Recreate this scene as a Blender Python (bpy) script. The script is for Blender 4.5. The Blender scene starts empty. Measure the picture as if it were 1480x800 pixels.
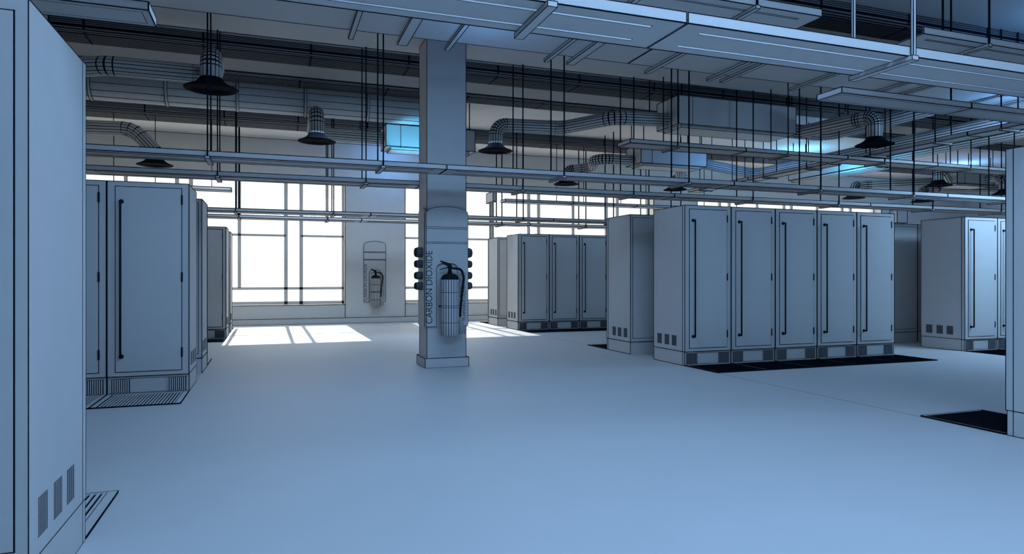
import bpy, math, random
from mathutils import Vector, Matrix
random.seed(4)
SC = bpy.context.scene
COL = SC.collection
H = 1.2; F = 977.0; TH = math.radians(19.76)
PI = math.pi

# ------------------------------------------------------------------ materials
def mat(name, color, rough=0.75, metal=0.0, noise=0.0, scale=6.0, spec=.25):
    m = bpy.data.materials.new(name); m.use_nodes = True
    nt = m.node_tree; b = nt.nodes['Principled BSDF']
    b.inputs['Roughness'].default_value = rough
    b.inputs['Metallic'].default_value = metal
    b.inputs['Specular IOR Level'].default_value = spec
    b.inputs['Base Color'].default_value = (*color, 1)
    if noise:
        tc = nt.nodes.new('ShaderNodeTexCoord'); n = nt.nodes.new('ShaderNodeTexNoise')
        n.inputs['Scale'].default_value = scale; n.inputs['Detail'].default_value = 3
        r = nt.nodes.new('ShaderNodeValToRGB')
        r.color_ramp.elements[0].position = .3; r.color_ramp.elements[1].position = .7
        r.color_ramp.elements[0].color = (*[c*(1-noise) for c in color], 1)
        r.color_ramp.elements[1].color = (*[min(1, c*(1+noise)) for c in color], 1)
        nt.links.new(tc.outputs['Object'], n.inputs['Vector'])
        nt.links.new(n.outputs['Fac'], r.inputs['Fac']); nt.links.new(r.outputs['Color'], b.inputs['Base Color'])
    return m
CLAY = mat('clay_grey', (.50, .50, .50), noise=.02)
FLOORM = mat('floor_grey', (.52, .525, .53), .6, noise=.015, scale=2)
WALLM = mat('wall_grey', (.58, .575, .56), .9, noise=.02)
CEILM = mat('ceiling_grey', (.50, .50, .50), .9, noise=.02)
SHADEM = mat('shaded_strip_grey', (.27, .27, .28), .85)  # ceiling strip grey, darkened to paint in the shade between the ribbed ducts
INK = mat('dark_line', (.006, .009, .016), .9, spec=.04)
INK2 = mat('dark_thin_line', (.03, .036, .05), .9, spec=.04)
BLK = mat('black_rubber', (.012, .013, .016), .7, spec=.12)
RIB = mat('rib_grey', (.19, .195, .21), .85)
BELLM = mat('bell_dark', (.008, .008, .010), .9, spec=.03)
CLAYW = [CLAY, INK, BLK, RIB, INK2]
def glass_mat():
    m = bpy.data.materials.new('window_glass'); m.use_nodes = True
    nt = m.node_tree; nt.nodes.clear()
    o = nt.nodes.new('ShaderNodeOutputMaterial'); t = nt.nodes.new('ShaderNodeBsdfTransparent')
    g = nt.nodes.new('ShaderNodeBsdfGlossy'); mx = nt.nodes.new('ShaderNodeMixShader')
    g.inputs['Roughness'].default_value = .02; mx.inputs['Fac'].default_value = .04
    t.inputs['Color'].default_value = (.98, .99, .985, 1)
    nt.links.new(t.outputs[0], mx.inputs[1]); nt.links.new(g.outputs[0], mx.inputs[2]); nt.links.new(mx.outputs[0], o.inputs[0])
    return m
GLASS = glass_mat()

# ------------------------------------------------------------------ mesh building
class MB:
    def __init__(s): s.v = []; s.f = []; s.m = []; s.sm = []
    def face(s, idx, mi=0, smooth=False): s.f.append(idx); s.m.append(mi); s.sm.append(smooth)
    def raw(s, x0, y0, z0, x1, y1, z1, mi=0):
        if x0 > x1: x0, x1 = x1, x0
        if y0 > y1: y0, y1 = y1, y0
        if z0 > z1: z0, z1 = z1, z0
        b = len(s.v)
        s.v += [(x0,y0,z0),(x1,y0,z0),(x1,y1,z0),(x0,y1,z0),(x0,y0,z1),(x1,y0,z1),(x1,y1,z1),(x0,y1,z1)]
        for q in ((0,3,2,1),(4,5,6,7),(0,1,5,4),(1,2,6,5),(2,3,7,6),(3,0,4,7)): s.face([b+i for i in q], mi)
        return s
    def box(s, x0, y0, z0, x1, y1, z1, mi=0, w=0, ink=1):
        s.raw(x0,y0,z0,x1,y1,z1,mi)
        if w:
            h = w/2
            for y in (y0,y1):
                for z in (z0,z1): s.raw(x0-h,y-h,z-h,x1+h,y+h,z+h,ink)
            for x in (x0,x1):
                for z in (z0,z1): s.raw(x-h,y0-h,z-h,x+h,y1+h,z+h,ink)
                for y in (y0,y1): s.raw(x-h,y-h,z0-h,x+h,y+h,z1+h,ink)
        return s
    def rect_outline_xz(s, x0, x1, z0, z1, y, w, mi=1, d=.002):
        for z in (z0,z1): s.raw(x0-w/2,y-d,z-w/2,x1+w/2,y+d,z+w/2,mi)
        for x in (x0,x1): s.raw(x-w/2,y-d,z0,x+w/2,y+d,z1,mi)
    def poly(s, pts, mi=0):
        b = len(s.v); s.v += [tuple(p) for p in pts]; s.face(list(range(b, b+len(pts))), mi)
    def prism(s, pts, axis, a0, a1, mi=0):
        """pts 2D outline extruded along axis ('x','y','z')"""
        def P(p, a):
            return {'x':(a,p[0],p[1]), 'y':(p[0],a,p[1]), 'z':(p[0],p[1],a)}[axis]
        n = len(pts); b = len(s.v)
        s.v += [P(p,a0) for p in pts] + [P(p,a1) for p in pts]
        s.face(list(range(b,b+n))[::-1], mi); s.face(list(range(b+n,b+2*n)), mi)
        for i in range(n): s.face([b+i, b+(i+1)%n, b+n+(i+1)%n, b+n+i], mi)
    def tube(s, path, r, n=12, mi=0, cap=True, smooth=True):
        s.sweep([(Vector(p), False) for p in path], r, [(2*PI*i/n, False) for i in range(n)], mi, mi, cap, smooth)
    def sweep(s, path, r, angs, mi=0, li=1, cap=True, smooth=True, radii=None):
        """path: list of (point, line_after), angs: list of (angle, line_after)"""
        P = [p for p,_ in path]; n = len(angs); b = len(s.v)
        t = (P[1]-P[0]).normalized()
        up = Vector((0,0,1)) if abs(t.z) < .9 else Vector((0,1,0))
        u = t.cross(up).normalized(); w = u.cross(t).normalized()
        for i, p in enumerate(P):
            if i == 0: tn = (P[1]-P[0])
            elif i == len(P)-1: tn = P[-1]-P[-2]
            else: tn = (P[i]-P[i-1]).normalized() + (P[i+1]-P[i]).normalized()
            tn = tn.normalized()
            q = t.rotation_difference(tn); u = q @ u; w = q @ w; t = tn
            rr = radii[i] if radii else r
            for a,_ in angs: s.v.append(tuple(p + (u*math.cos(a) + w*math.sin(a))*rr))
        for i in range(len(P)-1):
            for j in range(n):
                k = (j+1) % n
                s.face([b+i*n+j, b+(i+1)*n+j, b+(i+1)*n+k, b+i*n+k], li if (path[i][1] or angs[j][1]) else mi, smooth)
        if cap:
            s.face([b+j for j in range(n)], mi); s.face([b+(len(P)-1)*n+j for j in range(n)][::-1], mi)
    def lathe(s, c, prof, n=32, mi=0, li=1, linefrac=0, axis='z', ringlines=()):
        """prof: list of (r, h)"""
        angs = []
        for i in range(n):
            a = 2*PI*i/n
            if linefrac: angs += [(a, True), (a+2*PI/n*linefrac, False)]
            else: angs.append((a, False))
        m = len(angs); b = len(s.v)
        for r,h in prof:
            for a,_ in angs:
                x, y = r*math.cos(a), r*math.sin(a)
                s.v.append({'z':(c[0]+x,c[1]+y,c[2]+h),'x':(c[0]+h,c[1]+x,c[2]+y),'y':(c[0]+y,c[1]+h,c[2]+x)}[axis])
        for i in range(len(prof)-1):
            for j in range(m):
                k = (j+1)%m
                s.face([b+i*m+j, b+i*m+k, b+(i+1)*m+k, b+(i+1)*m+j], li if (angs[j][1] or i in ringlines) else mi, True)
    def build(s, name, parent=None, mats=None):
        me = bpy.data.meshes.new(name); me.from_pydata(s.v, [], s.f)
        for m in (mats or CLAYW): me.materials.append(m)
        me.polygons.foreach_set('material_index', s.m)
        me.polygons.foreach_set('use_smooth', s.sm)
        me.update()
        o = bpy.data.objects.new(name, me); COL.objects.link(o)
        if parent: o.parent = parent
        return o
def round_path(pts, R, da=15, lw=.01):
    """polyline with rounded corners; returns [(point, line_after)] with ring lines through bends"""
    pts = [Vector(p) for p in pts]; out = []
    def ring(p, t):
        out.append((p, True)); out.append((p + t*lw, False))
    t0 = (pts[1]-pts[0]).normalized(); out.append((pts[0], False))
    for i in range(1, len(pts)-1):
        a = (pts[i]-pts[i-1]).normalized(); b = (pts[i+1]-pts[i]).normalized()
        ang = a.angle(b)
        if ang < .01: continue
        R_ = min(R, .49*min((pts[i]-pts[i-1]).length, (pts[i+1]-pts[i]).length)/max(math.tan(ang/2), .01))
        d = R_*math.tan(ang/2); p0 = pts[i]-a*d
        nrm = (b - a*a.dot(b)).normalized(); c = p0 + nrm*R_
        n = max(2, int(math.degrees(ang)/da))
        for k in range(n+1):
            th = ang*k/n
            p = c - nrm*R_*math.cos(th) + a*R_*math.sin(th)
            tt = a*math.cos(th) + nrm*math.sin(th)
            ring(p, tt)
    out.append((pts[-1], False))
    return out
def line_angs(n, frac):
    o = []
    for i in range(n):
        a = 2*PI*i/n; o += [(a, True), (a + 2*PI/n*frac, False)]
    return o

def tag(o, label=None, cat=None, group=None, kind=None):
    if label: o['label'] = label
    if cat: o['category'] = cat
    if group: o['group'] = group
    if kind: o['kind'] = kind
    return o
def empty(name, loc=(0,0,0), rz=0):
    o = bpy.data.objects.new(name, None); o.empty_display_size = .1
    o.location = loc; o.rotation_euler = (0,0,rz); COL.objects.link(o); return o
def children(o): return [c for c in COL.objects if c.parent == o]
def copy_tree(o, parent=None):
    c = o.copy(); COL.objects.link(c); c.parent = parent
    for ch in children(o): copy_tree(ch, c)
    return c
def sign_text(s, size, ink, name, parent, M, sx=1.0):
    """raised lettering, one mesh per word"""
    cu = bpy.data.curves.new('t', 'FONT'); cu.body = s; cu.size = size; cu.extrude = .0015
    cu.resolution_u = 3; cu.align_x = 'LEFT'; cu.align_y = 'BOTTOM'
    to = bpy.data.objects.new('t', cu); COL.objects.link(to)
    me = bpy.data.meshes.new_from_object(to.evaluated_get(bpy.context.evaluated_depsgraph_get()))
    bpy.data.objects.remove(to)
    V = [v.co.copy() for v in me.vertices]; x0 = min(v.x for v in V); w = max(v.x for v in V)-x0
    iv = sorted((min(V[i].x for i in p.vertices), max(V[i].x for i in p.vertices)) for p in me.polygons)
    cuts = []; hi = iv[0][1]
    for a, b in iv:
        if a-hi > .16*size: cuts.append((a+hi)/2)
        hi = max(hi, b)
    words = {}
    for p in me.polygons:
        x = V[p.vertices[0]].x; words.setdefault(sum(x > c for c in cuts), []).append(list(p.vertices))
    for k in sorted(words):
        mp = {}; vs = []; fs = []
        for f in words[k]:
            for i in f:
                if i not in mp:
                    mp[i] = len(vs); v = V[i].copy(); v.x = (v.x-x0)*sx/w; vs.append(tuple(M @ v))
            fs.append([mp[i] for i in f])
        mm = bpy.data.meshes.new(name); mm.from_pydata(vs, [], fs); mm.materials.append(ink); mm.update()
        o = bpy.data.objects.new(name, mm); COL.objects.link(o); o.parent = parent
    bpy.data.meshes.remove(me)

# ------------------------------------------------------------------ the setting
X0, X1, Y0, YW, ZC = -9.0, 24.5, -4.0, 18.0, 4.67
m = MB(); m.raw(X0-.2, Y0-.2, -.15, X1+.2, YW+.7, 0)
for a, b in ((2.2, 18.0),): m.raw(5.262, a, 0, 5.268, b, .0006, 4)
fl = m.build('floor', None, [FLOORM, INK, BLK, RIB, INK2]); tag(fl, kind='structure')
m = MB(); m.raw(X0-.2, Y0-.2, ZC, X1+.2, YW+.7, ZC+.2)
tag(m.build('ceiling', None, [CEILM, INK]), kind='structure')
WM = [WALLM, INK, BLK, RIB, INK2]
m = MB(); m.raw(X0-.2, Y0, 0, X0, YW, ZC); tag(m.build('wall_left', None, WM), kind='structure')
m = MB(); m.raw(X1, Y0, 0, X1+.2, YW, ZC); tag(m.build('wall_right', None, WM), kind='structure')
m = MB(); m.raw(X0, Y0-.2, 0, X1, Y0, ZC); tag(m.build('wall_near', None, WM), kind='structure')
# window wall
WIN = [(-5.79, 1.86), (3.43, 11.08), (12.65, 20.30)]
SILL, HEAD, WO = .50, 3.72, 18.5
m = MB(); w = .02
m.raw(X0-.2, YW, 0, WIN[0][0], WO, ZC)
edges = [WIN[0][0]]
m.raw(WIN[0][1], YW, 0, WIN[1][0], WO, ZC); m.raw(WIN[1][1], YW, 0, WIN[2][0], WO, ZC); m.raw(WIN[2][1], YW, 0, X1+.2, WO, ZC)
for a, b in WIN:
    m.raw(a, YW, 0, b, WO, SILL); m.raw(a, YW, HEAD, b, WO, ZC)
    m.raw(a, YW-.012, SILL-.02, b, YW, SILL, 4)
    for x in (a, b): m.raw(x-w/2, YW-.003, .14, x+w/2, YW+.02, HEAD, 4)
m.raw(X0, YW-.003, ZC-.012, X1, YW, ZC, 4)
tag(m.build('wall_far', None, WM), kind='structure')
m = MB(); m.raw(X0, YW-.025, 0, X1, YW, .14); m.raw(X0, YW-.028, .135, X1, YW, .147, 4); m.raw(X0, YW-.03, 0, X1, YW, .008, 4)
tag(m.build('baseboard_far', None, WM), kind='structure')
YF = 18.35
for i, (a, b) in enumerate(WIN):
    root = empty('window_%d' % (i+1), ((a+b)/2, YF, SILL)); tag(root, kind='structure')
    c = 0; hw = (b-a)/2
    m = MB(); z0, z1 = 0.0, HEAD-SILL
    def fr(x0, x1, za, zb):
        m.raw(x0, -.03, za, x1, .03, zb, 0)
        e = .0025
        if zb-za > x1-x0:
            for x in (x0, x1): m.raw(x-e, -.034, za, x+e, -.028, zb, 4)
        else:
            for z in (za, zb): m.raw(x0, -.034, z-e, x1, -.028, z+e, 4)
    fr(-hw, -hw+.05, z0, z1); fr(hw-.05, hw, z0, z1); fr(-hw, hw, z0, z0+.07); fr(-hw, hw, z1-.05, z1)
    for x in (-2.745, -2.37, -.155, .155, 2.37, 2.745): fr(x-.04, x+.04, z0, z1)
    for x in (-1.26, 1.26): fr(x-.035, x+.035, .92-SILL, z1)
    fr(-hw, hw, .88-SILL, .935-SILL)
    for xa, xb in ((-hw,-2.745), (-2.37,-.155), (.155,2.37), (2.745,hw)): fr(xa, xb, 2.24-SILL, 2.285-SILL)
    f = m.build('window_frame', root, WM)
    g = MB(); g.raw(-hw+.02, -.003, .02, hw-.02, .003, z1-.02)
    g.build('pane', root, [GLASS])

# beam under the ceiling, then a flat strip with shade in its dark colour
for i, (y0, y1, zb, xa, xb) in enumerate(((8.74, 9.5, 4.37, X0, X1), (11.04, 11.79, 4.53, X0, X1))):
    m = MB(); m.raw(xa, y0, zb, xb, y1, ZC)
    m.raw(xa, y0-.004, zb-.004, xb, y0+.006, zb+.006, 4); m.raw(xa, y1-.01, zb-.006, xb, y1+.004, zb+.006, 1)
    tag(m.build('trim_%d' % (i+1), None, [CEILM if i == 0 else SHADEM, INK, BLK, RIB, INK2]), kind='structure')

# ------------------------------------------------------------------ the column
CX0, CX1, CY0, CY1 = 1.96, 2.496, 8.78, 9.25
col = empty('column', ((CX0+CX1)/2, (CY0+CY1)/2, 0)); tag(col, 'square grey structural column standing alone in the wide aisle', 'column')
hx, hy = (CX1-CX0)/2, (CY1-CY0)/2
m = MB(); m.raw(-hx, -hy, 0, hx, hy, 4.37)
for sx in (-1, 1):
    for sy in (-1, 1): m.raw(sx*hx-.004, sy*hy-.004, 0, sx*hx+.004, sy*hy+.004, 4.37, 1)
m.raw(-hx-.003, -hy, 4.362, -hx+.003, hy, 4.37, 1)
m.build('shaft', col)
m = MB(); m.box(-hx-.03, -hy-.03, 0, hx+.03, hy+.03, .127, 0, .008); m.build('base', col)

# ------------------------------------------------------------------ extinguisher boards
BW, BZ0, BZS, BZ1 = .57, .545, 2.045, 2.135
def arc(cx, cz, rx, rz, a0, a1, n):
    return [(cx + rx*math.cos(a0+(a1-a0)*i/n), cz + rz*math.sin(a0+(a1-a0)*i/n)) for i in range(n+1)]
def make_board(x, y, label, lw):
    """sign board with arched top and a cutout for the extinguisher, faces -Y; x = left edge, y = back"""
    root = empty('sign_board', (x, y, 0)); tag(root, label, 'sign', 'carbon dioxide extinguisher sign boards')
    T = .022; cl, cr, ct = .135, .43, 1.38
    m = MB()
    # upper plate
    outer = [(0, ct)] + [(BW, ct)] + [(BW, BZS)] + arc(BW/2, BZS, BW/2, BZ1-BZS, 0, PI, 20)[1:-1] + [(0, BZS)]
    m.prism(outer, 'y', -T, 0, 0)
    m.raw(0, -T, BZ0, cl, 0, ct); m.raw(cr, -T, BZ0, BW, 0, ct)
    # corner fillets of the cutout
    for sx, xe in ((1, cl), (-1, cr)):
        pts = [(xe, ct)] + [(xe + sx*(.08 - .08*math.cos(t)), ct-.08+.08*math.sin(t)) for t in [PI/2*k/6 for k in range(6, -1, -1)]]
        m.prism(pts if sx > 0 else pts[::-1], 'y', -T, 0, 0)
    # dark edges
    def ln(p, q):
        p, q = Vector((p[0], -T, p[1])), Vector((q[0], -T, q[1]))
        m.sweep([(p, False), (q, False)], lw*.6, [(PI/4+PI/2*k, False) for k in range(4)], 1, 1, True, False)
    ol = arc(BW/2, BZS, BW/2, BZ1-BZS, 0, PI, 20)
    ol = [(BW, BZ0)] + ol + [(0, BZ0)]
    for p, q in zip(ol, ol[1:]): ln(p, q)
    il = [(cl, BZ0)] + [(cl + .08 - .08*math.cos(t), ct-.08+.08*math.sin(t)) for t in [PI/2*k/6 for k in range(7)]]
    ir = [(cr, BZ0)] + [(cr - .08 + .08*math.cos(t), ct-.08+.08*math.sin(t)) for t in [PI/2*k/6 for k in range(7)]]
    for L in (il, ir):
        for p, q in zip(L, L[1:]): ln(p, q)
    ln(il[-1], ir[-1]); ln((0, BZ0), (cl, BZ0)); ln((cr, BZ0), (BW, BZ0))
    for z in (1.862, 1.84, 1.663, 1.645): ln((0, z), (BW, z))
    m.build('board', root)
    # lettering, reading upwards
    def T_(x, z): return Matrix.Translation((x, -T-.001, z)) @ Matrix(((0,-1,0,0),(0,0,-1,0),(1,0,0,0),(0,0,0,1)))
    sign_text('CARBON DIOXIDE', .125, INK2, 'lettering', root, T_(.105, .585), .96)
    sign_text('FOR USE ON ELECTRICAL &', .048, INK2, 'lettering', root, T_(.488, .68), .64)
    sign_text('FLAMABLE LIQUID FIRES', .055, INK2, 'lettering', root, T_(.543, .62), .64)
    return root
bd1 = make_board(1.947, CY0, 'wide grey carbon dioxide sign board on the front of the column', .006)
bd2 = make_board(2.335, YW, 'far carbon dioxide sign board fixed to the wall pillar between the windows', .012)

# ------------------------------------------------------------------ extinguishers
def make_extinguisher(x, y, label, lw):
    root = empty('fire_extinguisher', (x, y, .43)); tag(root, label, 'fire extinguisher', 'wall hung fire extinguishers')
    R = .12; q = lw
    def body(h0, h1, r=R): return [(r, h0), (r, h1)]
    m = MB()
    prof = [(0, 0), (R-.012, 0), (R, .012)]; rl = []
    for z in (.175, .37, .395, .57):
        prof += [(R, z-q/2), (R, z+q/2)]; rl.append(len(prof)-2)
    prof += [(R, .735)]
    m.lathe((0,0,0), prof, 22, 0, 1, .28 if lw < .01 else .45, ringlines=rl)
    m.build('cylinder', root)
    m = MB(); prof = [(R, .735)] + [(.03+(R-.03)*math.cos(t), .735+.08*math.sin(t)) for t in [PI/2*k/9 for k in range(1, 9)]] + [(.035, .815), (.03, .84), (0, .84)]
    m.lathe((0,0,0), prof, 24, 2, 1, .3); m.build('shoulder', root)
    m = MB(); m.lathe((0,0,.83), [(0,0),(.024,0),(.024,.05),(.032,.055),(.032,.085),(.02,.095),(0,.095)], 16, 2)
    m.tube([(.02,0,.885),(.07,0,.885)], .014, 10, 2); m.tube([(0,-.03,.875),(0,-.05,.875)], .02, 12, 2)
    v = m.build('valve', root)
    m = MB()
    m.prism([(.02,.905),(.015,.945),(-.12,.985),(-.135,.975),(-.02,.90)], 'y', -.012, .012, 2)
    m.build('upper_lever', v)
    m = MB(); m.prism([(0,.90),(-.03,.888),(-.135,.86),(-.14,.868),(-.035,.902)], 'y', -.012, .012, 2)
    m.build('carry_handle', v)
    m = MB()
    pts = round_path([(.06,0,.885),(.16,0,.872),(.185,-.01,.76),(.155,-.01,.5),(.135,-.01,.29)], .09, 15)
    m.sweep([(p, False) for p,_ in pts], 0.017, [(2*PI*k/10, False) for k in range(10)], 2, 2)
    m.tube([(.135,-.01,.30),(.135,-.01,.24)], .019, 10, 2)
    m.build('hose', root)
    m = MB(); m.lathe((.135,-.01,.02), [(0,.0),(.052,.0),(.056,.004),(.02,.225),(.014,.235)], 14, 0, 1, .42)
    for v_ in range(len(m.v)):
        X, Y, Z = m.v[v_]; t = max(0, (.25-Z)/.23); m.v[v_] = (X+.03*t, Y, Z)
    m.build('discharge_horn', root)
    m = MB(); m.raw(-.03, R-.01, .42, .03, R+.02, .62, 2); m.raw(-R-.004, -.005, .375, -R+.004, R, .395, 2)
    m.build('wall_bracket', root)
    return root
make_extinguisher(1.947+.285, CY0-.022-.135, 'near fire extinguisher with black hose, hung on the column sign board', .006)
make_extinguisher(2.335+.285, YW-.022-.135, 'distant fire extinguisher hung on the pillar between the windows', .014)

# ------------------------------------------------------------------ side boards with ribbed sockets
def side_board(sx, label):
    xe = CX0 if sx < 0 else CX1
    r = empty('side_board', (xe, (CY0+CY1)/2, 0)); tag(r, label, 'board', 'narrow boards on the column sides')
    m = MB(); x1 = sx*.025; yy = .2
    pts = [(-yy, BZ0), (yy, BZ0), (yy, BZS)] + [(yy*math.cos(t), BZS+.09*math.sin(t)) for t in [PI*k/12 for k in range(1, 12)]] + [(-yy, BZS)]
    m.prism(pts, 'x', 0, x1, 0)
    m.raw(x1-.003, -yy-.003, BZ0, x1+.003, -yy+.003, BZS, 1); m.build('board', r)
    names = ['topmost', 'second', 'third', 'lowest']
    side = 'left' if sx < 0 else 'right'
    for k, (z, R) in enumerate(((1.53, .07), (1.375, .054), (1.22, .054), (1.08, .054))):
        s_ = empty('wall_socket', (xe+sx*.025, (CY0+CY1)/2-.06, z))
        tag(s_, '%s of four ribbed black round sockets on the %s side of the column' % (names[k], side), 'socket', 'ribbed sockets on the column sides')
        m = MB(); D = .085
        m.lathe((0,0,0), [(0,0),(R*.95*1,0),(R,sx*.01),(R,sx*D*.7),(R*.9,sx*D)], 18, 3, 2, .62, axis='x', ringlines=())
        m.build('ribbed_body', s_)
        m = MB(); m.lathe((0,0,0), [(R*.9,sx*D),(R*.8,sx*D*1.18),(R*.5,sx*D*1.28),(0,sx*D*1.3)], 18, 2, axis='x'); m.build('cap', s_)
side_board(-1, 'thin arched board on the left side of the column behind the sockets')
side_board(1, 'thin arched board on the right side of the column behind the sockets')

# ------------------------------------------------------------------ server cabinets
CW, CD, CH, PZ = .745, .78, 2.17, .19
def make_cabinet(lw, handle=True, dark=False):
    """local frame: x 0..CW, front at y=0 facing -Y, back at y=CD"""
    root = empty('server_cabinet'); e = lw
    m = MB(); m.raw(0, 0, PZ, CW, CD, CH)
    h = e/2
    for x in (0, CW):
        for y in (0, .055, CD): m.raw(x-h*.9, y-h*.9, PZ, x+h*.9, y+h*.9, CH, 1)
        for z in (PZ, CH): m.raw(x-h, 0, z-h, x+h, CD, z+h, 1)
    for z in (PZ, CH):
        for y in (0, CD): m.raw(0, y-h, z-h, CW, y+h, z+h, 1)
    m.raw(-h*.4, -h*.4, PZ-h*1.4, CW+h*.4, CD+h*.4, PZ+h*.6, 1)
    m.build('cabinet_body', root)
    # front door
    xa, xb, za, zb = .075, .675, .24, 2.115
    d = MB(); d.raw(xa, -.008, za, xb, .002, zb)
    g = max(.008, e*1.1)
    d.raw(xa-g, -.002, za-g, xb+g, .001, zb+g, 1)
    door = d.build('door', root)
    hd = MB(); hx_ = .125
    hd.tube([(hx_, -.06, .39), (hx_, -.06, 1.97)], .011, 8, 2)
    for z in (.395, 1.965):
        hd.tube([(hx_, 0, z), (hx_, -.06, z)], .012, 8, 2); hd.lathe((hx_, -.008, z), [(0,-.006),(.022,-.006),(.024,0),(.022,.002)], 12, 2, axis='y')
    hd.build('door_handle', door)
    for z in (.42, 1.2, 2.0):
        q = MB(); q.raw(xb-.004, -.014, z-.05, xb+.014, -.001, z+.05, 2); q.build('hinge', door)
    # rear panel
    d = MB(); d.raw(.045, CD, .25, CW-.045, CD+.006, 2.12); d.raw(.045-g*.7, CD-.001, .25-g*.7, CW-.045+g*.7, CD+.002, 2.12+g*.7, 1)
    d.build('rear_panel', root)
    # plinth
    m = MB(); m.raw(0, .01, 0, CW, CD-.004, PZ)
    for x in (0, CW):
        for y in (.01, .055, CD-.004): m.raw(x-h*.8, y-h*.8, 0, x+h*.8, y+h*.8, PZ, 1)
        m.raw(x-h*.8, .01, 0, x+h*.8, CD-.004, e*.8, 1)
    for z in (.022, .165): m.raw(.02, .008, z-h*.5, CW-.02, .011, z+h*.5, 1)
    pl = m.build('plinth', root)
    for a, b in ((.025, .2), (.545, .72)):
        m = MB(); n = 9; p = (b-a)/n
        m.raw(a, .004, .025, b, .012, .163, 1)
        for k in range(n): m.raw(a+p*k, -.002, .025, a+p*k+p*(.36 if dark else .5), .006, .163, 3 if dark else 0)
        m.build('plinth_grille', pl)
    # three vents on each side, towards the rear
    for sx, x in ((-1, 0), (1, CW)):
        for a in (.20, .38, .57):
            y0 = a; y1 = a+.115; n = 7; p = (y1-y0)/n; m = MB()
            m.raw(x-sx*.01, y0, .255, x+sx*.0008, y1, .395, 3 if dark else 0)
            for k in range(n): m.raw(x, y0+p*k, .253, x+sx*.0013, y0+p*k+p*.5, .397, 1)
            m.build('side_vent', root)
    return root
PITCH = .755
ORD = ['first', 'second', 'third', 'fourth', 'fifth', 'sixth', 'seventh', 'eighth', 'ninth', 'tenth']
def make_grille(slat, lw):
    r = empty('floor_grille'); W_, D_ = .745, .71; fw = .05 if slat > .009 else .016
    m = MB(); m.raw(0, 0, 0, fw, D_, .012); m.raw(W_-fw, 0, 0, W_, D_, .012); m.raw(fw, 0, 0, W_-fw, .012, .012); m.raw(fw, D_-.012, 0, W_-fw, D_, .012)
    for x in (0, W_): m.raw(x-lw/2, 0, 0, x+lw/2, D_, .0135, 1)
    for x in (fw, W_-fw): m.raw(x-lw/3, 0, 0, x+lw/3, D_, .013, 1)
    for y in (0, D_): m.raw(0, y-lw/2, 0, W_, y+lw/2, .0135, 1)
    m.build('grille_frame', r)
    m = MB(); m.raw(fw, .012, 0, W_-fw, D_-.012, .002, 1)
    n = 22; p = (W_-2*fw)/n
    for k in range(n): m.raw(fw+p*k+p*.3, .012, 0, fw+p*k+p*.3+slat, D_-.012, .009, 0 if slat > .009 else 1)
    m.build('slats', r)
    return r
def row(xs, yfront, faces, lw, labels, group, dark, grille_labels, slat):
    """xs: left X of each cabinet; faces -1 towards the camera, +1 away"""
    proto = make_cabinet(lw, dark=dark); first = True
    gp = make_grille(slat, lw); gfirst = True
    for x, lab, gl in zip(xs, labels, grille_labels):
        o = proto if first else copy_tree(proto); first = False
        if faces < 0: o.location = (x+.005, yfront, 0)
        else: o.location = (x+PITCH-.005, yfront, 0); o.rotation_euler = (0,0,PI)
        tag(o, lab, 'cabinet', group)
        if gl:
            g = gp if gfirst else copy_tree(gp); gfirst = False
            if faces < 0: g.location = (x+.005, yfront-.715, 0)
            else: g.location = (x+.005, yfront+.005, 0)
            tag(g, gl, 'floor grille', 'slatted floor grilles in front of the cabinets')
    if gfirst:
        for c in children(gp): bpy.data.objects.remove(c)
        bpy.data.objects.remove(gp)
XL, XR = -.785, 5.27
# near left cabinet
row([XL-PITCH], 3.57, 1, .0032, ['huge nearest server cabinet filling the left edge, seen from behind'], 'left bank cabinets', False,
    ['small piece of slatted floor grille beyond the nearest left cabinet'], .014)
# second row, left
row([XL-PITCH, XL-2*PITCH], 7.79, -1, .007,
    ['full-door server cabinet with long handle at the aisle end, left second row', 'partly hidden server cabinet just left of the aisle-end one, left second row'],
    'left bank cabinets', False,
    ['slatted floor grille before the left aisle-end cabinet with the full door', 'slatted floor grille at the lower left, cut off by the nearest cabinet'], .013)
row([XL-PITCH], 10.03, 1, .010, ['narrow-looking server cabinet behind the left aisle-end cabinet, its back to it'], 'left bank cabinets', False, ['sliver of floor grille behind the third left-hand cabinet row'], .013)
row([XL-PITCH], 14.25, -1, .013, ['distant left server cabinet in the fourth row, grey door facing the aisle'], 'left bank cabinets', True, ['dark floor grille before the distant left cabinet'], .007)
row([XL-PITCH], 16.49, 1, .014, ['farthest left server cabinet, nearest the windows'], 'left bank cabinets', True, ['sliver of floor grille behind the farthest left cabinet'], .007)
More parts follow.
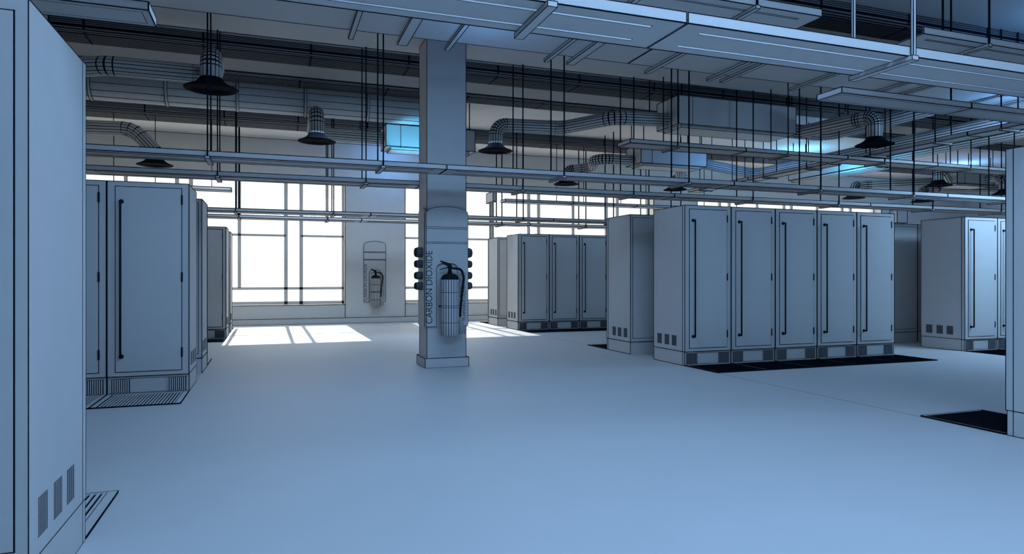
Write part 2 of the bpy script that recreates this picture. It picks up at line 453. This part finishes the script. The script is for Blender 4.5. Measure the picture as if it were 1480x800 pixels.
# right
row([XR], 3.57, 1, .0055, ['nearest right-hand server cabinet, cut off by the right edge of the view'], 'right bank cabinets', False,
    ['black floor grille reaching out from the cut-off cabinet at the right edge'], .007)
lab = ['%s server cabinet from the aisle in the five-cabinet right row with black handles' % ORD[i] for i in range(5)]
gl = ['black floor grille before the %s cabinet of the five-cabinet right row' % ORD[i] for i in range(5)]
lab += ['brightly lit server cabinet right of the gap beside the five-cabinet row', 'server cabinet half hidden behind the right-edge cabinet, beside the brightly lit one']
gl += ['black floor grille before the brightly lit cabinet right of the gap', 'black floor grille before the half hidden right cabinet']
row([XR+PITCH*i for i in (0,1,2,3,4,7,8)], 7.79, -1, .0085, lab, 'right bank cabinets', True, gl, .006)
row([XR+PITCH*i for i in (0,1,7,8)], 10.03, 1, .010,
    ['server cabinet seen from behind, directly behind the aisle end of the five-cabinet row', 'server cabinet hidden mostly behind the five-cabinet row, second from the aisle',
     'shadowed server cabinet back seen through the gap, left one', 'shadowed server cabinet back seen through the gap, right one'], 'right bank cabinets', True,
    ['black floor grille sliver behind the back-facing right cabinet', None, None, None], .006)
row([XR+PITCH*i for i in range(4)], 14.25, -1, .013,
    ['%s server cabinet from the aisle in the distant right row near the windows' % ORD[i] for i in range(4)], 'right bank cabinets', True,
    ['dark floor grille before the %s cabinet of the distant right row' % ORD[i] for i in range(4)], .006)
row([XR], 16.49, 1, .014, ['farthest right server cabinet, standing between the distant row and the windows'], 'right bank cabinets', True,
    ['black floor grille behind the farthest right cabinet'], .006)

# ------------------------------------------------------------------ cable trays
SEG, JX, TW, TZ, TH_ = 4.19, 2.02, .40, 2.5, .058
def rod_mb(x, y, z0, z1, r, lw, dark):
    m = MB(); 
    if dark: m.raw(x-r, y-r, z0, x+r, y+r, z1, 1)
    else:
        m.raw(x-r, y-r, z0, x+r, y+r, z1, 0); h = lw/2
        for a in (-r, r):
            for b in (-r, r): m.raw(x+a-h, y+b-h, z0, x+a+h, y+b+h, z1, 1)
    return m
def make_tray(L, W_, lw, hang, ztop, slots=True, dark_rods=True, rr=.008, bar_w=.05, over=.03, bars=False):
    """local: x 0..L, y 0..W_, z 0 bottom"""
    root = empty('cable_tray'); m = MB(); g = .026; t = .006; Hh = TH_
    m.raw(0, 0, 0, L, .008, Hh); m.raw(0, W_-.008, 0, L, W_, Hh)
    if slots:
        s1, s2, en = .09, W_-.105, .14
        m.raw(0, 0, 0, L, s1, t); m.raw(0, s1+g, 0, L, s2, t); m.raw(0, s2+g, 0, L, W_, t)
        for s in (s1, s2):
            m.raw(0, s, 0, en, s+g, t); m.raw(L-en, s, 0, L, s+g, t)
            for y in (s, s+g): m.raw(en, y-lw*.3, -lw*.2, L-en, y+lw*.3, .0008, 1)
            m.raw(en, s+g, t, L-en, s+g+.003, t+.03, 0)
    else:
        m.raw(0, 0, 0, L, W_, t)
        for y in (.05, W_-.05): m.raw(.05, y-lw*.4, -.001, L-.05, y+lw*.4, 0, 1)
        for x in (.05, L-.05): m.raw(x-lw*.4, .05, -.001, x+lw*.4, W_-.05, 0, 1)
        m.raw(0, 0, 0, .008, W_, Hh); m.raw(L-.008, 0, 0, L, W_, Hh)
        m.raw(0, 0, Hh-.004, L, W_, Hh)
    h = lw/2
    for y in (0, W_):
        for z in (0, Hh): m.raw(0, y-h, z-h, L, y+h, z+h, 1)
    for x in (0, L):
        for y in (0, W_): m.raw(x-h, y-h, 0, x+h, y+h, Hh, 1)
        m.raw(x-h, 0, -h, x+h, W_, h, 1)
        if not slots: m.raw(x-h, 0, Hh-h, x+h, W_, Hh+h, 1)
    m.build('tray_body', root)
    for x in hang:
        m = MB(); m.box(x-bar_w/2, -over, -.028, x+bar_w/2, W_+over, -.001, 0, lw*.8)
        if slots or bars: m.build('support_bar', root)
        for y in ((-over*.55, W_+over*.55) if (slots or bars) else (-over,)):
            rod_mb(x, y if (slots or bars) else W_/2, -.02 if (slots or bars) else TH_, ztop, rr, lw, dark_rods).build('hanger_rod', root)
    return root
def tray_row(yf, ks, lw, where, dark_rods=True, rr=.008, words=None, skip=()):
    proto = make_tray(SEG-.012, TW, lw, (1.54, 3.42), ZC-TZ, True, dark_rods, rr)
    for i, k in enumerate(ks):
        o = proto if i == 0 else copy_tree(proto)
        o.location = (JX+SEG*k+.006, yf, TZ)
        tag(o, words[i], 'cable tray', 'long cable trays hung above the cabinet rows')
tray_row(2.96, (-1, 0, 1), .0038, '', False, .009, ['big overhead cable tray length nearest the camera, passing top centre', 'big bright-edged overhead cable tray length at the upper right, on pale rods', 'nearest cable tray continuing beyond the upper right edge'])
tray_row(7.96, (-1, 0, 1, 2), .008, '', True, .008, ['cable tray length passing left of the column, ending at a joint on it',
    'cable tray length running right from the column in front of the duct diffusers', 'middle-right cable tray length above the five-cabinet row', 'right end of the cable tray above the brightly lit cabinet'])
tray_row(9.46, (-1, 0, 1, 2), .009, '', True, .008, ['second cable tray length passing behind the column at the left, just above the windows',
    'second cable tray length right of the column, just above the windows', 'second-line cable tray length behind the one over the five-cabinet row', 'far right length of the second cable tray line'])
tray_row(14.42, (-1, 0, 1), .013, '', True, .011, ['upper one of two thin distant cable trays crossing the left windows', 'upper one of two thin distant cable trays crossing the right windows', 'distant cable tray mostly behind the five-cabinet row, upper'])
tray_row(15.92, (-1, 0, 1), .014, '', True, .012, ['lower one of two thin distant cable trays crossing the left windows', 'lower one of two thin distant cable trays crossing the right windows', 'distant cable tray mostly behind the five-cabinet row, lower'])

# ------------------------------------------------------------------ flat luminaires (z 3.0)
def lamp_row(x0, L, n, y, z, lw, words, group, W_=.32, slots=False, gap=.01, rz=0, hang=(.35, 1.4), rr=.007, cat='ceiling light', name='ceiling_luminaire', zt=ZC, bars=False):
    proto = make_tray(L-gap, W_, lw, [h for h in hang if h < L], zt-z, slots, True, rr, .04, .02, bars)
    proto.name = name
    for i in range(n):
        o = proto if i == 0 else copy_tree(proto)
        o.name = name if i == 0 else name+'.%03d' % i
        if rz: o.location = (x0, y+L*i, z); o.rotation_euler = (0,0,rz)
        else: o.location = (x0+L*i, y, z)
        tag(o, words[i], cat, group)
lamp_row(XL+.03-1.8*2, 1.8, 2, 5.13, 3.0, .0055, ['flat overhead luminaire beyond the top of the nearest left cabinet', 'flat overhead luminaire at the top left, its square end over the aisle'], 'flat rectangular ceiling luminaires')
lamp_row(XR, 1.79, 4, 5.13, 3.0, .0065, ['first flat luminaire at the upper right, its end facing the aisle', 'second flat luminaire at the upper right, beside the picture edge', 'third flat luminaire in the upper right line', 'fourth flat luminaire in the upper right line'], 'flat rectangular ceiling luminaires', hang=(1.69,))
lamp_row(XR+.02, 1.79, 4, 15.2, 3.0, .013, ['distant flat luminaire in front of the right windows, aisle end', 'second distant flat luminaire before the right windows', 'third distant flat luminaire before the right windows', 'fourth distant flat luminaire, beside the far pillar'], 'distant flat luminaires', zt=4.47)
lamp_row(XL+.05-1.79*2, 1.79, 2, 15.2, 3.0, .013, ['distant flat luminaire above the left cabinets, outer one', 'distant flat luminaire before the left windows, its end over the aisle'], 'distant flat luminaires', zt=4.47)
# middle level (z 3.28)
UPG = 'upper level slotted trays'
lamp_row(4.17-1.9*3, 1.9, 3, 4.25, 3.28, .0055, ['upper slotted tray above the nearest tray, left length', 'upper slotted tray above the nearest tray, middle length', 'upper slotted tray ending at the dark ribbed duct, top right'], UPG, .42, True, cat='cable tray', name='upper_tray', hang=(.3, 1.25))
lamp_row(XR, 1.9, 4, 4.25, 3.28, .006, ['upper slotted tray starting right of the dark ribbed duct', 'second upper slotted tray at the far upper right corner', 'third upper slotted tray beyond the right edge', 'fourth upper slotted tray beyond the right edge'], UPG, .42, True, cat='cable tray', name='upper_tray', hang=(.78,))
lamp_row(5.06, 2.1, 5, 8.88, 3.2, .011, ['upper tray under the big air handling box, aisle end', 'second upper tray length right of the big air handling box', 'third upper tray length in the right ceiling clutter', 'fourth upper tray length toward the right edge', 'fifth upper tray length at the right edge'], 'upper trays in the right bay', .38, False, bars=True, cat='cable tray', name='upper_tray', hang=(.82,))
lamp_row(9.99, 2.2, 2, 4.9, 3.28, .010, ['upper tray running toward the windows, nearer length', 'upper tray running toward the windows, middle length'], 'upper trays running toward the windows', .32, False, bars=True, rz=PI/2, cat='cable tray', name='upper_tray', hang=(.5, 1.7))
lamp_row(9.99, 2.2, 2, 9.75, 3.28, .012, ['upper tray lit cyan beyond the cross tray, nearer length', 'upper tray lit cyan beyond the cross tray, far length'], 'upper trays running toward the windows', .32, False, bars=True, rz=PI/2, cat='cable tray', name='upper_tray', hang=(.5, 1.7))

# ------------------------------------------------------------------ wide ceiling raft with cross bars
def raft(x0, x1, label, bars):
    r = empty('ceiling_panel', (x0, 6.5, 3.9)); tag(r, label, 'ceiling panel', 'wide flat panels hung under the ceiling')
    m = MB(); m.box(0, 0, 0, x1-x0-.01, 1.05, .05, 0, .007); m.build('panel', r)
    for x, w_ in bars:
        q = MB(); q.box(x-x0-w_/2, -.05, -.035, x-x0+w_/2, 1.25, -.001, 0, .007); q.build('cross_bar', r)
    for x in (.5, x1-x0-.5):
        for y in (.1, .95): rod_mb(x, y, .05, ZC-3.9, .008, .01, True).build('hanger_rod', r)
raft(-3.6, 4.27, 'long flat ceiling panel left of centre above the nearest tray', [(x, .05) for x in (-1.45, -1.2, .86, 1.97, 3.23)] + [(1.44, .11), (3.56, .10)])
raft(4.28, 16.0, 'long flat ceiling panel at the upper right, tinted blue at its end', [(x, .06) for x in (4.66, 5.62, 5.84, 7.03, 8.3, 8.75, 10.2, 10.75, 12.2, 12.9)])

# ------------------------------------------------------------------ ribbed ducts along the ceiling
def ribbed(x0, x1, y0, y1, zb, label, seams, front=True, nr=9):
    r = empty('ribbed_duct', ((x0+x1)/2, (y0+y1)/2, zb)); tag(r, label, 'ribbed duct', 'dark ribbed ducts along the ceiling')
    cx, cy = (x0+x1)/2, (y0+y1)/2
    m = MB(); A = x0-cx; B = x1-cx; ya = y0-cy; yb = y1-cy; top = ZC-zb-.002
    # rounded front: strips
    prof = []                                   # (y, z, material of the strip that follows)
    zz = top; k = 0
    while zz > .085: prof.append((ya, zz, 1 if k % 2 == 0 else 3)); zz -= .010 if k % 2 == 0 else .016; k += 1
    for k in range(0, 6):
        t = PI/2*k/6; prof.append((ya+.07-.07*math.cos(t), .07-.07*math.sin(t), 1 if k % 2 == 0 else 3))
    p = (yb-ya-.07)/nr
    for k in range(nr):
        y = ya+.07+p*k
        prof += [(y, 0, 3), (y+p*.22, 0, 1), (y+p*.34, -.016, 3), (y+p*.62, -.016, 1), (y+p*.9, -.016, 1)]
    prof += [(yb, 0, 1), (yb, top, 1)]
    for (a, b) in zip(prof, prof[1:]):
        m.poly([(A, a[0], a[1]), (B, a[0], a[1]), (B, b[0], b[1]), (A, b[0], b[1])], a[2])
    for X in (A, B): m.raw(X-.01, ya, 0, X+.01, yb, top, 1)
    for s in seams:
        X = s-cx; m.raw(X-.014, ya-.006, .05, X+.014, ya+.02, top, 1); m.raw(X-.014, ya+.04, -.018, X+.014, yb, -.005, 1)
        m.raw(X-.014, ya, .03, X+.014, ya+.05, .06, 1)
    m.build('ribbed_casing', r)
sm = [2.06+1.47*k for k in range(-3, 12)]
ribbed(-8, 20, 6.62, 7.06, 4.5, 'black ribbed duct glimpsed at the top right behind the nearest tray', sm)
ribbed(-2.75, 20, 10.5, 11.0, 4.5, 'first dark ribbed duct crossing the ceiling behind the column top', [s for s in sm if s > -2.7])
ribbed(-8, 20, 11.83, 12.3, 4.5, 'second dark ribbed duct crossing just above the smooth duct', [s-.1 for s in sm])
ribbed(-8, 20, 15.25, 15.88, 4.48, 'distant dark ribbed duct crossing above the far cabinets', sm, nr=9)
# round soft strips between them (ceiling pipes)
def smooth_pipe(y, z, r, x0, x1, label, flanges, lines, name='smooth_duct', lw=.008):
    o = empty(name, ((x0+x1)/2, y, z)); tag(o, label, 'duct'); cx = (x0+x1)/2
    m = MB(); m.sweep([(Vector((x0-cx, 0, 0)), False), (Vector((x1-cx, 0, 0)), False)], r, [(2*PI*i/32, False) for i in range(32)])
    for a in lines:
        yy, zz = -math.cos(a)*r, math.sin(a)*r
        m.raw(x0-cx, yy-lw/2, zz-lw/2, x1-cx, yy+lw/2, zz+lw/2, 1)
    m.build('duct_shell', o)
    for f in flanges:
        q = MB(); q.sweep([(Vector((f-cx-.02, 0, 0)), False), (Vector((f-cx+.02, 0, 0)), False)], r+.012, [(2*PI*i/32, False) for i in range(32)])
        for d in (-.022, .022): q.sweep([(Vector((f-cx+d-.004, 0, 0)), False), (Vector((f-cx+d+.004, 0, 0)), False)], r+.014, [(2*PI*i/32, False) for i in range(32)], 4, 4)
        q.build('flange', o)
    return o
smooth_pipe(12.6, 4.33, .26, -8, 3.0, 'big smooth grey duct with flange rings left of the column', [-7.0+1.1*k+.75*0 for k in range(0)] + [-3.8, -2.7, -1.6, -.51, .6, 1.69, 2.75], [math.radians(a) for a in (55, 20, -8, -35, -62)])

# ------------------------------------------------------------------ air handling boxes
def ahu(x0, x1, y0, y1, z0, z1, label, lw, long_y=False, zt=ZC):
    o = empty('air_handling_unit', ((x0+x1)/2, (y0+y1)/2, z0)); tag(o, label, 'air handling unit', 'boxy air handling units under the ceiling')
    a, b = (x1-x0)/2, (y1-y0)/2; h = z1-z0
    m = MB(); m.box(-a, -b, 0, a, b, h, 0, lw)
    if not long_y:
        for x in (-a+.28, ): 
            m.raw(x-lw/2, -b-.002, 0, x+lw/2, -b+.002, h, 1); m.raw(x-lw/2, -b, -.002, x+lw/2, b, .002, 1)
        m.raw(-a-.002, -lw/2, 0, -a+.002, lw/2, h, 1)
        for y in (-b*.35, b*.3): m.raw(-a, y-lw/2, -.002, a, y+lw/2, .002, 1)
    m.build('casing', o)
    m = MB()
    if long_y:
        for k in range(3): m.box(-a+.06+k*(2*a-.12)/3, -b+.05, -.05, -a+.06+(k+1)*(2*a-.12)/3-.02, b-.05, -.001, 0, lw*.7)
    else: m.box(-a+.1, -b+.08, -.045, a-.1, b-.08, -.001, 0, lw*.7)
    m.build('access_panel', o)
    for sx in (-1, 1):
        for sy in (-1, 1): rod_mb(sx*(a-.1), sy*(b-.06), h, (4.5 if (z0 > 3.8 and sy > 0) else ZC)-z0, .009, .01, True).build('hanger_rod', o)
    return o
ahu(6.63, 9.15, 9.97, 10.66, 3.84, 4.33, 'largest grey air handling box, right of centre below the ribbed ducts', .011)
ahu(7.65, 9.35, 12.95, 13.6, 3.7, 4.1, 'smaller air handling box behind and below the largest one, blue at its right', .014)
ahu(2.1, 3.87, 12.95, 13.55, 3.7, 4.12, 'air handling box lit bright cyan, just behind the column', .013)
ahu(12.7, 13.3, 11.4, 14.1, 3.7, 4.05, 'long cyan-lit air handling box in the far right ceiling corner', .015, True)
ahu(17.2, 18.6, 12.9, 13.6, 3.7, 4.1, 'distant air handling box at the far right, partly behind the trays', .018)

# ------------------------------------------------------------------ duct branches with bell diffusers
BELL = [(.125,.125),(.13,.11),(.15,.085),(.185,.055),(.23,.03),(.275,.012),(.30,.0),(.295,-.008),(.25,.012),(.235,.0),(.215,.018),(.18,.0),(.16,.016),(.12,.002),(.1,.016),(.06,.004),(0,.01)]
def branch(pts, label, n=16, frac=.3, lw=.012, r=.115, bell=True, R=.26):
    """pts run from the far end of the duct to the diffuser mouth"""
    end = Vector(pts[-1]); o = empty('diffuser_duct', end); tag(o, label, 'duct with diffuser', 'round ducts with bell diffusers')
    P = [Vector(p)-end for p in pts]
    if bell: P[-1] = P[-1] + Vector((0,0,.11))
    m = MB(); m.sweep(round_path(P, R, 12, lw), r, line_angs(n, frac)); m.build('round_duct', o)
    if bell:
        m = MB(); m.lathe((0,0,0), BELL, 36, 3, 1, .55); m.build('bell_diffuser', o, [CLAY, INK, BLK, BELLM, INK2])
    # strap to the ceiling
    q = MB(); a, b = P[0], P[1]; mid = a.lerp(b, .35)
    if bell or True:
        q.raw(mid.x-.008, mid.y-.008, mid.z+r-.004, mid.x+.008, mid.y+.008, ZC-end.z, 1)
        q.build('strap_rod', o)
    return o
def Wp(px, py, z):
    d = F*(z-H)/(400-py); xc = (px-740)/F*d
    return (math.sin(TH)*d+math.cos(TH)*xc, math.cos(TH)*d-math.sin(TH)*xc, z)
def bellpt(px, py): return Wp(px, py, 3.4)
ZP = 3.8
b = Wp(305, 128, 3.43); branch([(-5.5, 10.25, ZP+.06), (-2.9, 10.25, ZP+.06), (-1.9, 9.66, ZP+.04), (b[0]-.02, 9.66, ZP+.04), (b[0], b[1]+.02, ZP+.04), b], 'largest bell diffuser at the upper left, on a round duct coming from the left', 16, .22, .012, .122)
b = bellpt(458, 204); branch([(2.12, 13.25, 3.9), (b[0]+.05, 13.25, 3.9), (b[0], b[1]+.05, 3.9), b], 'bell diffuser left of the cyan box, on a short round duct', 16, .28, .013, .12, R=.22)
b = Wp(224, 238, 3.2); branch([(-5.0, b[1]+.5, 3.83), (b[0]-.35, b[1]+.1, 3.83), (b[0]+.03, b[1], 3.4), b], 'low bell diffuser above the left cabinets, duct elbow from the left', 16, .28, .013, .13, R=.4)
b = bellpt(716, 218); branch([(6.65, 10.35, 3.98), (5.6, 10.35, 3.94), (5.0, b[1], 3.9), (b[0]+.02, b[1], 3.86), b], 'bell diffuser right of the column, its duct leading to the largest air box', 16, .3, .013, .12, R=.32)
b = bellpt(818, 266); branch([(7.67, 13.3, ZP), (6.7, 13.3, ZP), (b[0]+.6, b[1]-.2, ZP), (b[0], b[1]-.1, 3.72), b], 'small bell diffuser below the tray, on a duct from the smaller air box', 14, .35, .018)
b = bellpt(976, 274); branch([(8.9, 13.3, 3.8), (9.6, 14.4, 3.72), (b[0]+.3, b[1], 3.72), (b[0], b[1], 3.7), b], 'small bell diffuser directly below the smaller air box', 14, .35, .018)
b = bellpt(1264, 209); branch([(9.13, 10.15, 3.98), (b[0]-.15, 10.1, 3.9), (b[0]-.1, b[1]+.25, 3.86), (b[0], b[1], 3.86), b], 'large bell diffuser at the upper right on a bent duct neck', 14, .3, .013, .12, R=.2)
b = bellpt(1234, 286); branch([(17.21, 13.4, ZP), (b[0]+.5, b[1], ZP), (b[0], b[1], 3.75), b], 'small distant bell diffuser above the fourth cabinet of the five', 12, .4, .02)
b = bellpt(1356, 268); branch([(17.3, 13.25, ZP), (b[0]+.4, b[1]+.2, ZP), (b[0], b[1], ZP), b], 'bell diffuser at the right with a round duct lit blue', 12, .35, .018)
b = bellpt(1333, 291); branch([(b[0]+2.6, b[1]-1.0, ZP), (b[0]+.5, b[1]-.1, ZP), (b[0], b[1], 3.75), b], 'tiny distant bell diffuser near the gap in the right row', 12, .4, .02)
b = bellpt(1452, 280); branch([(b[0], 12.92, 3.86), (b[0], b[1], 3.86), b], 'bell diffuser half behind the cut-off right-edge cabinet', 12, .4, .02)
# long ducts running toward the windows
def long_duct(pts, label, r=.12, n=16, frac=.3, lw=.013):
    o = empty('round_duct', pts[0]); tag(o, label, 'duct', 'long round ducts at the right')
    P = [Vector(p)-Vector(pts[0]) for p in pts]
    m = MB(); m.sweep(round_path(P, .3, 12, lw), r, line_angs(n, frac)); m.build('duct_shell', o)
    for k in range(len(P)-1):
        L = (P[k+1]-P[k]).length
        if L > 2:
            for f in (.2, .8):
                p = P[k].lerp(P[k+1], f); q = MB(); q.raw(p.x-.008, p.y-.008, p.z+r-.003, p.x+.008, p.y+.008, ZC-pts[0][2], 1); q.build('strap_rod', o)
long_duct([(9.14, 10.45, 4.0), (10.35, 10.45, 4.0), (10.35, 7.85, 4.0)], 'round duct leaving the right end of the largest air box toward the camera', .125)
long_duct([(9.34, 13.28, 3.85), (10.95, 13.28, 3.66), (10.95, 4.7, 3.66)], 'round duct from the smaller air box turning toward the camera', .12)
long_duct([(13.0, 11.42, 3.86), (13.0, 7.8, 3.86)], 'round duct leaving the long cyan-lit air box toward the camera', .12)

# ------------------------------------------------------------------ odd pieces
r = empty('tall_post', (5.62, 17.3, 0)); tag(r, 'slim tall post with a small box on top before the windows, behind the cabinets', 'post')
m = MB(); m.box(-.035, -.035, 0, .035, .035, 3.22, 0, .014); m.build('pole', r)
m = MB(); m.box(-.045, -.3, 3.2, .045, .28, 3.46, 0, .018); m.build('head_box', r)
r = empty('wall_box', (20.9, YW-.2, 3.3)); tag(r, 'small pale box on the far wall right of the last windows', 'box')
m = MB(); m.box(-.22, -.1, -.2, .25, .2, .25, 0, .02); m.build('box_body', r)

# ------------------------------------------------------------------ light
W_ = bpy.data.worlds.new('World'); SC.world = W_; W_.use_nodes = True
nt = W_.node_tree; bg = nt.nodes['Background']
tc = nt.nodes.new('ShaderNodeTexCoord'); sp = nt.nodes.new('ShaderNodeSeparateXYZ'); rp = nt.nodes.new('ShaderNodeValToRGB')
nt.links.new(tc.outputs['Generated'], sp.inputs[0]); nt.links.new(sp.outputs['Z'], rp.inputs['Fac']); nt.links.new(rp.outputs['Color'], bg.inputs['Color'])
rp.color_ramp.elements[0].position = 0; rp.color_ramp.elements[0].color = (1, .985, .96, 1)
rp.color_ramp.elements[1].position = .6; rp.color_ramp.elements[1].color = (.9, .95, 1, 1)
bg.inputs['Strength'].default_value = 1.25
def light(kind, name, loc, energy, color, size=None, sy=None, rot=(0,0,0), **kw):
    l = bpy.data.lights.new(name, kind); l.energy = energy; l.color = color
    if kind == 'AREA':
        l.shape = 'RECTANGLE'; l.size = size; l.size_y = sy or size
    if kind == 'POINT': l.shadow_soft_size = size or .1
    o = bpy.data.objects.new(name, l); COL.objects.link(o); o.location = loc; o.rotation_euler = rot
    return o
s = light('SUN', 'sun', (0, 30, 20), 6.0, (1, .98, .95), rot=(-math.radians(90-33.5), 0, 0)); s.data.angle = math.radians(.6)
BL = (.34, .60, 1.0)
light('AREA', 'aisle_light_near', (2.2, .6, 4.3), 275, BL, 3.4, 2.6)
light('AREA', 'bay_fill_far', (1.6, 14.3, 3.5), 95, (.55, .76, 1.0), 6.0, 1.0, rot=(math.radians(18), 0, 0))  # added fill to brighten the window wall and far floor, no fixture
light('AREA', 'bay_light_middle_far', (2.6, 11.4, 3.55), 40, (.36, .62, 1.0), 4.0, .7)
light('AREA', 'bay_light_mid', (1.6, 5.7, 3.85), 90, BL, 5.0, .8)
light('AREA', 'bay_light_right', (11.4, 5.9, 3.4), 150, (.38, .66, 1.0), 1.6, .8, rot=(math.radians(40), 0, 0))
light('AREA', 'near_fill_light', (6.0, -3.8, 2.2), 120, (.38, .63, 1.0), 14.0, 3.0, rot=(math.radians(90), 0, 0))  # added fill from behind the camera; the near wall has no window
for i, (a, b) in enumerate(WIN):
    light('AREA', 'window_daylight_%d' % i, ((a+b)/2, 18.75, 2.2), 115, (1, .98, .95), b-a, 3.2, rot=(-math.radians(90), 0, 0))
CY = (.10, .55, 1.0); DB = (.14, .42, 1)
sp_ = light('SPOT', 'blue_spot', (2.6, 12.3, 2.95), 130, (.12, .60, 1.0), rot=(math.radians(90+58), 0, 0)); sp_.data.spot_size = math.radians(62); sp_.data.spot_blend = .5; sp_.data.shadow_soft_size = .05
light('POINT', 'blue_lamp_2', (3.0, 17.1, 4.25), 34, DB, .1)
light('POINT', 'blue_lamp_3', (2.2, 6.9, 3.4), 7, DB, .1)
light('POINT', 'blue_lamp_4', (9.7, 12.1, 3.7), 34, DB, .06)
light('POINT', 'blue_lamp_5', (12.3, 12.0, 3.3), 70, CY, .06)
light('POINT', 'blue_lamp_6', (13.6, 14.6, 4.25), 70, CY, .1)
light('POINT', 'blue_lamp_7', (10.3, 6.9, 3.5), 14, DB, .1)
light('POINT', 'blue_lamp_8', (4.6, 3.7, 3.15), 2.5, DB, .1)
light('POINT', 'blue_lamp_9', (9.8, 5.6, 4.3), 22, DB, .1)
light('POINT', 'blue_lamp_10', (20.0, 14.8, 4.2), 80, DB, .1)

# ------------------------------------------------------------------ camera
cam = bpy.data.cameras.new('camera'); cam.sensor_width = 36; cam.lens = 36*F/1480
cam.clip_start = .05
co = bpy.data.objects.new('camera', cam); COL.objects.link(co); co.location = (0, 0, H)
co.rotation_euler = (math.radians(90), 0, -TH); SC.camera = co
SC.view_settings.view_transform = 'Standard'; SC.view_settings.look = 'None'
SC.view_settings.gamma = 1; SC.view_settings.use_curve_mapping = False
SC.view_settings.exposure = -0.12
SC.cycles.use_denoising = True
SC.cycles.max_bounces = 8; SC.cycles.diffuse_bounces = 4
